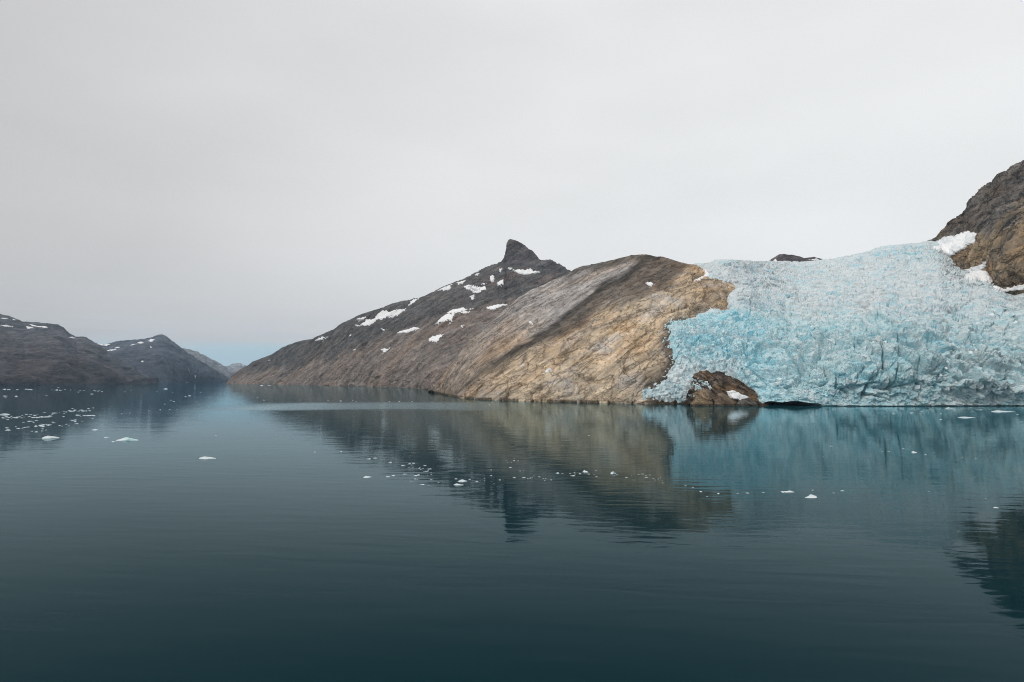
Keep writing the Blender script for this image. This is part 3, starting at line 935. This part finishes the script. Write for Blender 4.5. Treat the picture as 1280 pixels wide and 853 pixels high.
def tint_g(P, px, py, s):
    sh = px.shape
    p = P.reshape(-1, 3)
    n = fbm(p / 70.0, 4).reshape(sh)
    n2 = fbm(p / 22.0 + 5, 4).reshape(sh)
    n3 = fbm(p / 9.0 + 3, 4).reshape(sh)
    white = np.array((0.70, 0.87, 0.92))
    turq = np.array((0.40, 0.77, 0.86))
    grey = np.array((0.56, 0.64, 0.66))
    mott = sstep(0.5 * n + 0.5 * n2 + 0.9 * n3, -0.2, 0.45)
    up = sstep(py + 22 * n, 412, 376)                                 # upper, wind-whitened ice
    left = sstep(px + 40 * n, 1010, 930) * (1 - up)
    right = sstep(px + 60 * n, 1090, 1180) * (1 - up)
    c = mixc(const((0.63, 0.80, 0.84), sh), np.array((0.40, 0.71, 0.79)), mott * 0.85)
    c = mixc(c, mixc(const((0.64, 0.90, 0.97), sh), np.array((0.36, 0.75, 0.86)), mott * 0.75), left)
    c = mixc(c, mixc(const((0.62, 0.76, 0.79), sh), np.array((0.42, 0.68, 0.74)), mott * 0.8), right * 0.9)
    c = mixc(c, mixc(const((0.75, 0.81, 0.84), sh), np.array((0.54, 0.76, 0.83)), sstep(0.7 * n2 + 0.7 * n3, -0.05, 0.4) * 0.8), up)
    blue = np.exp(-(((px - 932) / 42.0) ** 2 + ((py - 438) / 24.0) ** 2)) + 0.6 * np.exp(-(((px - 1130) / 70.0) ** 2 + ((py - 318) / 12.0) ** 2)) \
        + 0.6 * np.exp(-(((px - 1185) / 50.0) ** 2 + ((py - 425) / 16.0) ** 2))
    c = mixc(c, np.array((0.27, 0.68, 0.82)), np.clip(blue, 0, 0.7) * sstep(n3 + 0.4 * n2, -0.15, 0.25))
    lobe = sstep(px, 950, 905) * sstep(py, 440, 470)
    c = mixc(c, np.array((0.86, 0.91, 0.93)), lobe * 0.8)
    near_rock = np.exp(-((px - interp_poly([(300, 1172), (330, 1205), (365, 1265), (400, 1330)], py.ravel()).reshape(sh)) / 30.0) ** 2) * sstep(py, 420, 380)
    c = mixc(c, grey, near_rock * 0.5)
    dirt = np.clip(0.25 + up * sstep(n + 0.5, 0.1, 0.6) + 0.45 * right + 0.6 * near_rock - 0.2 * left, 0, 1)
    return np.concatenate([c, dirt[..., None]], -1)


gpx = cols((796, 1292, 720), (1292, 1760, 170))
T_G = build_terrain(gpx, front, g_crest, None, 400, disp_g, tint_g, shore=False, dfun=dfun_g, back=(10, 10, 0.5))
P = T_G['P']
# the foot of the ice: a low notch at the waterline and one wide cave mouth
foot = P[0].copy()
arch = np.clip(1 - ((gpx - 990) / 37.0) ** 2, 0, 1) ** 0.6 * (0.8 + 0.2 * np.sin(gpx * 0.21))
notch = 0.9 + 0.7 * perlin(np.stack([gpx * 0.09, gpx * 0, gpx * 0 + 3.3], -1)) + arch * 4.6
for r in range(40):                       # raise the lowest rows to the lip of the notch
    low_z = notch * (1 - r / 40.0) + 0 * notch
    P[r, :, 2] = np.maximum(P[r, :, 2], low_z)
deep = 3.0 + 130.0 * arch ** 0.5
lip = P[0].copy()
lip[:, 2] = notch
P[0] = lip
inner = lip.copy(); inner[:, 1] += deep; inner[:, 2] = notch * 0.85
sink = inner.copy(); sink[:, 1] += 2.0; sink[:, 2] = -10.0
P = np.concatenate([sink[None], inner[None], P], 0)
for key in ('px', 'py', 's', 'N', 'tint'):
    T_G[key] = np.concatenate([T_G[key][:1], T_G[key][:1], T_G[key]], 0)
T_G['P'] = P
glacier = terrain_object('glacier', T_G, M_ICE, smooth=False, label='broken blue-white glacier spilling down to the fjord between two rock slopes', cat='glacier', kind='structure')


def shard_mesh(name, seed, tint):
    """angular block of broken ice: hull of a few points"""
    r = np.random.default_rng(seed)
    pts = r.uniform(-1, 1, (11, 3))
    pts *= (0.75 + 0.4 * r.random((11, 1))) / np.maximum(np.abs(pts).max(1, keepdims=True), 0.3)
    bm = bmesh.new()
    for q in pts:
        bm.verts.new(q)
    bmesh.ops.convex_hull(bm, input=bm.verts)
    for v in [v for v in bm.verts if not v.link_faces]:
        bm.verts.remove(v)
    me = bpy.data.meshes.new(name)
    bm.to_mesh(me)
    bm.free()
    a = me.attributes.new('tint', 'FLOAT_COLOR', 'POINT')
    a.data.foreach_set('color', np.tile(np.array([*tint, 0.3], np.float32), len(me.vertices)))
    me.materials.append(M_ICE)
    return me


ser = [shard_mesh('serac', 100 + i, t) for i, t in enumerate([(0.74, 0.86, 0.9), (0.5, 0.8, 0.88), (0.62, 0.8, 0.84), (0.8, 0.88, 0.9), (0.55, 0.78, 0.83), (0.66, 0.8, 0.84), (0.7, 0.84, 0.88), (0.45, 0.77, 0.86)])]
R, C = T_G['px'].shape
r2 = np.random.default_rng(5)
made = {'lobe': 0, 'front': 0}
while sum(made.values()) < 295:
    i, j = r2.integers(6, R - 12), r2.integers(5, 715)
    px, py = T_G['px'][i, j], T_G['py'][i, j]
    zone = 'lobe' if px < 935 and py > 400 else 'front'
    if made[zone] >= {'lobe': 150, 'front': 145}[zone] or T_G['s'][i, j] < (0.005 if zone == 'lobe' else 0.08):
        continue
    if px < 935 and sdf_poly(np.array([px]), np.array([py]), ICE_EDGE)[0] < 1.0:
        continue
    if sdf_poly(np.array([px]), np.array([py]), ROCK_HOLE)[0] > 0:
        continue
    if py < 395 and r2.random() < 0.9:
        continue
    sc = r2.uniform(0.8, 2.3) if zone == 'lobe' else r2.uniform(1.3, 3.8)
    o = link('serac', ser[r2.integers(0, 8)], None, parent=glacier)
    o.location = P[i, j] - T_G['N'][i, j] * sc * 0.1
    o.rotation_euler = r2.uniform(0, 6.28, 3)
    o.scale = sc * r2.uniform(0.6, 1.3, 3)
    made[zone] += 1


# ------------------------------------------------------------------ cliff on the right and the nunatak
base_h = [(1160, 330), (1172, 318), (1180, 325), (1190, 337), (1200, 344), (1215, 350), (1232, 354), (1245, 366), (1256, 376), (1268, 384), (1285, 384), (1400, 396), (1760, 430)]
crest_h = [(1160, 314), (1172, 303.5), (1176, 299.5), (1180, 294), (1184, 289), (1188, 283.5), (1192, 277), (1196, 274), (1202, 270.5), (1207, 267), (1213, 261), (1217, 257.5), (1218, 252), (1222, 247), (1227, 242),
           (1233, 237), (1240, 232), (1247, 227), (1251, 222), (1255, 219), (1262, 217.5), (1268, 211), (1275, 207), (1281, 203), (1300, 190), (1340, 168), (1400, 128), (1500, 90), (1760, 20)]
tab_h = {1160: [1440, 1440, 1445, 1450, 1455], 1172: [1390, 1370, 1372, 1378, 1385], 1232: [1130, 1120, 1160, 1240, 1340], 1280: [990, 965, 1040, 1150, 1290],
         1400: [930, 925, 1000, 1110, 1240], 1760: [860, 880, 950, 1050, 1170]}


def disp_h(P, px, py, s):
    p = P.reshape(-1, 3)
    q = fol_coords(P, 60, (0.12, 0.3))
    sil = (1 - 0.55 * sstep(s, 0.94, 1.0)).ravel()
    fc, ed = facets((p * np.array([1.2, .8, .6])) / 24.0, 0.8, 0.7)
    return sil * (16 * fbm(p * np.array([1.5, .7, .6]) / 90, 3) + 12 * fbm(q / 26, 4, ridged=True) + 4 * fc + 4 * fbm(q / 8, 3, ridged=True) + 2 * facets(fol_coords(P, 60, (0.3, 0.4)) / 8.0, .8, .7)[0]) + 2.5 * fbm(p / 8, 3, ridged=True)


def tint_h(P, px, py, s):
    n = fbm(P.reshape(-1, 3) / 60.0, 4).reshape(px.shape)
    c = mixc(const((0.37, 0.28, 0.185), px.shape), np.array((0.185, 0.165, 0.15)), sstep(s + 0.45 * n, 0.35, 0.62))
    return mixc(c, np.array((0.21, 0.155, 0.105)), sstep(n, 0.15, 0.5) * 0.6)


T_H = build_terrain(cols((1160, 1292, 230), (1292, 1760, 150)), base_h, crest_h, tab_h, 280, disp_h, tint_h, shore=False, back=(12, 14, 0.9))
hill_h = terrain_object('mountain', T_H, M_CLIFF, label='steep brown rock mountain rising above the ice with snow at its foot', cat='mountain', kind='structure')
k5 = 4.488
for pl in ([(655, 548), (700, 520), (745, 488), (800, 485), (850, 470), (885, 453), (908, 474), (948, 474), (930, 502), (890, 530), (850, 562), (780, 595), (720, 575)],
           [(825, 725), (870, 680), (905, 650), (960, 638), (998, 622), (975, 665), (958, 692), (972, 706), (1032, 692), (1022, 742), (975, 735), (930, 722), (880, 732)],
           [(985, 772), (1030, 752), (1085, 738), (1110, 758), (1170, 742), (1230, 752), (1180, 765), (1100, 775), (1045, 802), (1000, 795)]):
    snow_patch(T_H, Z(pl, 1020, 190, k5), hill_h, 3.0)
    snow_patch(T_G, Z(pl, 1020, 190, k5), glacier, 3.0)

crest_i = [(945, 334), (955, 331), (962, 326.5), (967, 323), (971, 320), (975, 318), (980, 317.8), (986, 319), (993, 319.5), (999, 321), (1005, 323), (1012, 322), (1017, 321.5), (1024, 323), (1031, 325.5), (1045, 331)]
T_I = build_terrain(cols((945, 1045, 150)), [(945, 338), (1045, 338)], crest_i, {945: [2200, 2230, 2260, 2290, 2320], 1045: [2200, 2230, 2260, 2290, 2320]}, 70,
                    lambda P, px, py, s: (6 * fbm(P.reshape(-1, 3) / 60, 3) + 4 * fbm(fol_coords(P, 20) / 18, 3, ridged=True)) * (1 - 0.5 * sstep(s, .9, 1)).ravel(),
                    lambda P, px, py, s: const((0.115, 0.098, 0.1), px.shape), shore=False, back=(10, 20, 0.7))
nun = terrain_object('hill', T_I, M_MID, label='small dark rock peak poking over the skyline of the glacier', cat='hill', kind='structure')
for pl in ([(966, 328), (970, 324), (972, 328)], [(1010, 326), (1020, 324), (1028, 326.5)]):
    snow_patch(T_I, pl, nun, 3.0, rag=0.5)


# ------------------------------------------------------------------ rocks at the foot of the ice
def rock(name, base, crest, depth, label, tints, amp, seed, group=None):
    pxs = np.linspace(crest[0][0], crest[-1][0], 150)
    b_ = [(x, base) for x in (crest[0][0], crest[-1][0])]
    d0 = float(shore_dist(base))
    mid = [d0 + depth * v for v in (0, .12, .32, .62, 1.0)]

    def dsp(P, px, py, s):
        p = P.reshape(-1, 3) + seed * 31.7
        f, e = facets(fol_coords(p.reshape(px.shape + (3,)), -35, (0.45, 0.6)) / 6.5, 0.9, 0.8)
        return amp * (1.2 * f + 0.9 * fbm(p / 14, 3) + 0.35 * fbm(p / 3, 3)) * (1 - 0.4 * sstep(s, .9, 1)).ravel()

    def tin(P, px, py, s):
        n = fbm(P.reshape(-1, 3) / 12.0 + seed, 4).reshape(px.shape)
        c = mixc(const(tints[0], px.shape), np.asarray(tints[1]), sstep(n, -0.15, 0.3))
        wet = sstep(P[..., 2], 2.2, 1.0)
        return mixc(c, np.array((0.05, 0.04, 0.028)), wet * 0.8)
    t = build_terrain(pxs, b_, crest, {crest[0][0]: mid, crest[-1][0]: mid}, 110, dsp, tin, back=(9, depth * 0.05, 1.0))
    return terrain_object(name, t, M_BOULDER, label=label, cat='rock', group=group), t


rk, T_R = rock('rock_outcrop', 507.0, [(862, 506.6), (864, 490), (866, 477), (868, 468), (873, 464.5), (884, 462), (889, 465), (900, 465.5), (907, 468), (915, 473), (926, 477), (934, 483), (944, 488), (952, 494), (957, 500), (960, 506.6)], 20,
               'large brown rock outcrop with a rusty streak sloping down to the ice cave', [(0.14, 0.112, 0.09), (0.19, 0.125, 0.075)], 3.8, 1)
for pl in (Z([(698, 308), (740, 305), (790, 330), (870, 375), (800, 388), (745, 380), (715, 350)], 800, 440, 6.4),
           Z([(716, 170), (722, 200), (735, 235), (728, 205)], 800, 440, 6.4)):
    snow_patch(T_R, pl, rk, 0.9, rag=0.6)
rock('boulder', 507.4, [(864.5, 507), (866, 497), (869, 490), (874, 486), (880, 485), (885, 488), (888, 493), (891, 500), (892, 507)], 14,
     'rounded tan boulder at the waterline under the crushed ice', [(0.27, 0.20, 0.13), (0.21, 0.16, 0.11)], 1.2, 2)
rock('boulder', 507.5, [(891.5, 507.2), (893, 499), (897, 493), (903, 491.5), (909, 493.5), (914, 499), (918, 504), (919, 507.2)], 12,
     'brown boulder at the waterline beside a strip of snow', [(0.20, 0.15, 0.105), (0.16, 0.12, 0.09)], 1.1, 3)
rock('boulder', 507.6, [(919.5, 507.3), (922, 502), (928, 499), (935, 498.5), (941, 501), (946, 504), (948, 507.3)], 9,
     'low dark grey boulder at the waterline below the rusty streak', [(0.13, 0.12, 0.11), (0.10, 0.09, 0.08)], 0.8, 4)


# ice fallen from the lobe onto the rock beside it and round the outcrop
def fallen_ice(T, test, n, lo, hi):
    R, C = T['px'].shape
    k = 0
    while k < n:
        i, j = r2.integers(2, R - 12), r2.integers(0, C)
        if not test(T['px'][i, j], T['py'][i, j]):
            continue
        sc = lo + (hi - lo) * r2.random() ** 2
        o = link('ice_block', ser[r2.integers(0, 8)], None, parent=glacier)
        o.location = T['P'][i, j] + T['N'][i, j] * sc * 0.3
        o.rotation_euler = r2.uniform(0, 6.28, 3)
        o.scale = sc * r2.uniform(0.6, 1.3, 3)
        k += 1


fallen_ice(T_F, lambda x, y: 800 < x < 862 and 400 < y < 502 and -6.5 * r2.random() ** 1.5 < sdf_poly(np.array([x]), np.array([y]), ICE_EDGE)[0] < 1, 110, 0.5, 1.9)
fallen_ice(T_R, lambda x, y: 866 < x < 890 and 474 < y < 487 and y > 470 + (x - 866) * 0.4, 40, 0.8, 1.8)
fallen_ice(T_R, lambda x, y: 858 < x < 872 and 480 < y < 498, 14, 0.6, 1.5)


# ------------------------------------------------------------------ drifting ice
def floe_mesh(name, seed, lumps=3):
    r = np.random.default_rng(seed)
    n = 15
    ang = np.linspace(0, 2 * math.pi, n, endpoint=False) + r.uniform(-.12, .12, n)
    rad0 = 0.5 * (1 + 0.24 * np.sin(2 * ang + r.uniform(0, 6)) + 0.16 * np.sin(3 * ang + r.uniform(0, 6)) + r.uniform(-.1, .1, n))
    rings = [(0.86, -0.28), (1.0, -0.03), (0.99, 0.05), (0.88, 0.13), (0.62, 0.17), (0.3, 0.19)]
    bumps = [(r.uniform(-.35, .35), r.uniform(-.35, .35), r.uniform(.12, .3), r.uniform(.1, .5)) for _ in range(lumps)]
    vs = []
    for k, (f, z) in enumerate(rings):
        for a, q in zip(ang, rad0):
            x, y = f * q * math.cos(a), f * q * math.sin(a)
            zz = z
            if k >= 2:
                zz += sum(h * math.exp(-((x - bx) ** 2 + (y - by) ** 2) / w ** 2) for bx, by, w, h in bumps) * (0.25 if k == 2 else 1)
                zz += r.uniform(-.03, .03)
            vs.append((x, y, zz))
    vs.append((0, 0, 0.2 + sum(h * math.exp(-(bx ** 2 + by ** 2) / w ** 2) for bx, by, w, h in bumps)))
    fs = []
    for k in range(len(rings) - 1):
        for j in range(n):
            fs.append((k * n + j, k * n + (j + 1) % n, (k + 1) * n + (j + 1) % n, (k + 1) * n + j))
    t = len(vs) - 1
    k = (len(rings) - 1) * n
    fs += [(k + j, k + (j + 1) % n, t) for j in range(n)]
    me = bpy.data.meshes.new(name)
    me.from_pydata(vs, [], fs)
    me.update()
    me.materials.append(M_FLOE)
    return me


FLOES = [floe_mesh('ice_floe', 40 + i, 2 + i % 4) for i in range(10)]
r3 = np.random.default_rng(11)


def floe(px, py, wpx, aspect=0.75, high=0.3, label=None, group=None, mesh=None):
    D = float(shore_dist(py))
    p = at(px, py, D)
    o = link('ice_floe', mesh or FLOES[r3.integers(0, 10)], None, label=label, cat='ice floe', group=group)
    w = wpx / F_PX * D
    o.location = (p[0], p[1], 0)
    o.rotation_euler = (0, 0, r3.uniform(-.5, .5) + (math.pi if r3.random() < .5 else 0))
    o.scale = (w, w * aspect, w * high)
    return o


clear_mesh = floe_mesh('ice_floe', 77, 4)
clear_mesh.materials.clear(); clear_mesh.materials.append(M_FLOE_CLEAR)
floe(62.5, 548, 16, 0.9, 0.3, 'curved white ice floe just off the end of the brash strips')
floe(160, 550.5, 27, 0.7, 0.16, 'long flat glassy green ice floe in open water', mesh=clear_mesh)
floe(142.5, 552.3, 6, 0.7, 0.15, 'small clear ice lump at the tip of the long green floe', mesh=clear_mesh)
floe(258.5, 573.5, 20, 0.6, 0.2, 'white flat ice floe alone in the smooth open water')
floe(118.5, 537.8, 8, 0.7, 0.2, 'small pale floe between the brash strips and the green floe')
floe(133, 547.2, 6.5, 0.7, 0.2, 'tiny pale floe beside the long green floe')
floe(5.5, 518.5, 11, 0.7, 0.2, 'bright white floe leading the brash strips')
floe(459, 597.2, 9.5, 0.8, 0.34, 'white floe apart in the smooth water beside the spire reflection')
floe(578, 602, 10, 0.8, 0.35, 'white humped floe, upper one of the pair on the horn reflection')
floe(572.5, 606.5, 11, 0.8, 0.3, 'white low floe, lower one of the pair on the horn reflection')
floe(731.5, 590.4, 6.5, 0.9, 0.5, 'peaked white floe on the dark reflection of the rock hill')
floe(766, 592.2, 7.5, 0.9, 0.45, 'rounded white floe on the dark reflection of the rock hill')
floe(1252, 514.8, 25, 0.5, 0.08, 'long thin white floe close under the ice front')
floe(1208, 522.3, 18, 0.5, 0.1, 'thin white floe a little way off the ice front')
floe(1186, 510.8, 7.5, 0.7, 0.25, 'short white floe against the ice front')
floe(1224, 512.6, 8, 0.5, 0.12, 'flat white floe beside the long thin one under the ice front')
floe(1142.5, 566, 6, 0.9, 0.4, 'lumpy white floe in the pale reflection of the glacier')
floe(984.5, 615.3, 13, 0.6, 0.22, 'white flat floe where the glacier reflection meets the ripples')
floe(1015, 622, 16, 0.6, 0.25, 'knobbly white floe on the ripples beyond the flat one')
floe(1245, 635, 6, 0.7, 0.2, 'small white floe in the dark reflection of the steep mountain')

GRP = [('small white ice fragment in the drifting brash strips below the dark mountain', 'brash ice below the dark mountain'),
       ('tiny ice fragment on the blue reflection of the far mountains', 'ice on the far mountain reflection'),
       ('small white ice fragment scattered over the reflection of the horn', 'ice on the horn reflection'),
       ('small ice fragment in the thin line across the rock hill reflection', 'ice on the rock hill reflection'),
       ('small ice fragment drifting in front of the glacier', 'ice in front of the glacier'),
       ('tiny ice fragment along the shore of the long layered hill', 'ice along the layered hill shore')]


def frag(px, py, w, gi, high=0.3):
    floe(px, py, w * 0.8, r3.uniform(.6, 1.0), high * 0.7 * r3.uniform(.6, 1.3), GRP[gi][0], GRP[gi][1])


def strip(pts, n, wr, jitter, gi, high=0.3):
    pts = np.array(pts, float)
    t = np.linspace(0, 1, len(pts))
    for u in np.sort(r3.random(n)):
        frag(np.interp(u, t, pts[:, 0]) + r3.normal(0, 1.0), np.interp(u, t, pts[:, 1]) + r3.normal(0, jitter), r3.uniform(*wr) * (1.6 if r3.random() < .12 else 1), gi, high)


strip([(2, 522), (28, 520.5), (55, 518), (80, 514.5), (100, 513), (116, 512)], 52, (2.0, 5.0), 1.2, 0)
strip([(40, 522.5), (60, 521.5), (90, 520.5), (118, 519.8)], 22, (3, 6.5), 0.45, 0)
strip([(5, 537), (20, 535), (40, 534), (55, 532), (75, 531.5), (95, 532)], 34, (2.5, 5.5), 0.9, 0)
strip([(10, 524), (50, 526), (105, 526), (125, 522)], 16, (2, 4.5), 2.0, 0)
strip([(20, 541), (60, 537), (45, 540)], 6, (2.5, 4.5), 1.0, 0)
for x, y, w in ((7, 495.3, 7), (20.5, 495.6, 5), (115, 492.8, 5.5), (98, 490.3, 3.5), (58, 494.3, 3), (7, 497.5, 3), (73, 484.5, 3), (156, 490, 2.2), (164, 488, 2), (207, 486.5, 6), (196, 489.3, 2.4), (216, 491, 2), (234, 478.6, 3),
                (251, 490.6, 3), (232, 496, 3), (237, 495, 4), (214, 500.5, 3), (217, 502, 3), (206, 505.3, 2.4), (246, 502.5, 2), (152, 517.5, 2.5), (162, 516.5, 2.2), (186, 513, 2), (200, 512.6, 2.6), (212, 512.3, 3), (221, 511.7, 2.2), (270, 544.5, 3), (127, 530.5, 2.5)):
    frag(x, y, w, 1)
strip([(2, 487), (60, 487.5), (130, 489)], 24, (2, 4.5), 0.5, 1)
for x, y, w in ((393.5, 565.4, 4), (426.5, 565, 4), (461, 574, 7), (488, 578.5, 5), (504, 582.5, 6), (517, 579.5, 5), (531, 582.3, 4.5), (537, 586.5, 5.5), (533, 589.5, 5), (485, 596.4, 7), (491.5, 595, 6), (506, 593, 6),
                (520, 595, 6), (523, 594.2, 5), (519, 599, 5), (528, 606, 6.5), (514, 601.8, 3), (539, 600, 4), (548, 603.5, 2.6), (536, 606.8, 2.2), (570, 598.8, 5), (587, 599.5, 4), (596, 602.5, 5), (614, 587.8, 3),
                (614, 594.7, 3), (642.5, 576, 4), (638, 584.7, 4.5), (650, 589, 3), (643, 597.3, 4.5), (655, 597.5, 5), (663, 598, 3), (674, 596.3, 4), (681, 601, 2.6), (469, 573, 6), (512, 580, 4), (535, 588, 4)):
    frag(x, y, w, 2, 0.36)
strip([(505, 580), (540, 590), (520, 600)], 14, (1.6, 3), 3.0, 2)
strip([(595, 603), (640, 597), (690, 597)], 12, (1.6, 3), 2.5, 2)
strip([(625, 578), (650, 576), (655, 588)], 8, (1.4, 2.4), 3.0, 2)
strip([(690, 592), (725, 592), (760, 593), (800, 595), (828, 600)], 22, (1.4, 3.4), 2.0, 3)
for x, y, w in ((736, 544.6, 3), (697, 592, 5), (703, 592.5, 3), (725, 592.6, 4), (714, 595, 3), (783, 597, 4.5), (812, 594, 2.6), (828.5, 604, 2.6), (826.5, 574, 2), (857, 607.5, 3), (866, 609.5, 3), (876, 615, 5), (898, 617.5, 4), (884, 621, 2.6)):
    frag(x, y, w, 3, 0.4)
for x, y, w in ((922, 617, 3), (934, 616.7, 5), (954, 615.8, 4), (978.5, 616, 4), (1039, 558, 4), (1111, 564.4, 4), (1157, 568.6, 4), (1129, 561, 3), (1203, 572, 2.6), (1220, 573.5, 2.2), (1053, 614, 6), (1016, 613, 5), (1117, 517.7, 4.5),
                (1140, 516.5, 6), (1152, 514.5, 3), (1176, 517.5, 3), (1176, 524.5, 4), (1272, 518.5, 3), (881, 522, 2.5), (933, 521.5, 2.5), (1029, 571, 2), (1042, 616.5, 3), (1023, 523, 2.4), (889, 516.8, 2.4), (1103, 564.6, 2.4), (1161, 615, 2), (1232, 623, 2.4), (1262, 514.6, 3)):
    frag(x, y, w, 4, 0.3)
for x, y, w in ((375, 500.4, 2), (410, 500.6, 2.4), (426, 501.5, 3), (441, 501.2, 2.4), (445, 501.8, 2), (487, 502.4, 2.4), (499, 502.3, 2.2), (515, 502.2, 2.2), (322, 497, 2), (330, 500.5, 2.4), (318, 490, 2.2), (327, 482.3, 6), (337, 482.2, 5), (612, 506, 2)):
    frag(x, y, w, 5)


# ------------------------------------------------------------------ air
me = bpy.data.meshes.new('haze')
X, Y0, Y1, Z0, Z1 = 31000.0, -31000.0, 31000.0, -16.0, 1100.0
vs = [(sx * X, yy, zz) for zz in (Z0, Z1) for yy in (Y0, Y1) for sx in (-1, 1)]
me.from_pydata(vs, [], [(0, 2, 3, 1), (4, 5, 7, 6), (0, 1, 5, 4), (2, 6, 7, 3), (0, 4, 6, 2), (1, 3, 7, 5)])
me.update()
m, g = new_mat('thin_haze')
vol = g.add('ShaderNodeVolumePrincipled', {'Color': (0.55, 0.76, 1.0, 1), 'Density': 0.000024, 'Anisotropy': 0.0})
out = g.add('ShaderNodeOutputMaterial')
g.l.new(vol.outputs[0], out.inputs['Volume'])
link('haze', me, m, label='thin pale air haze over the whole fjord', cat='haze', kind='stuff')
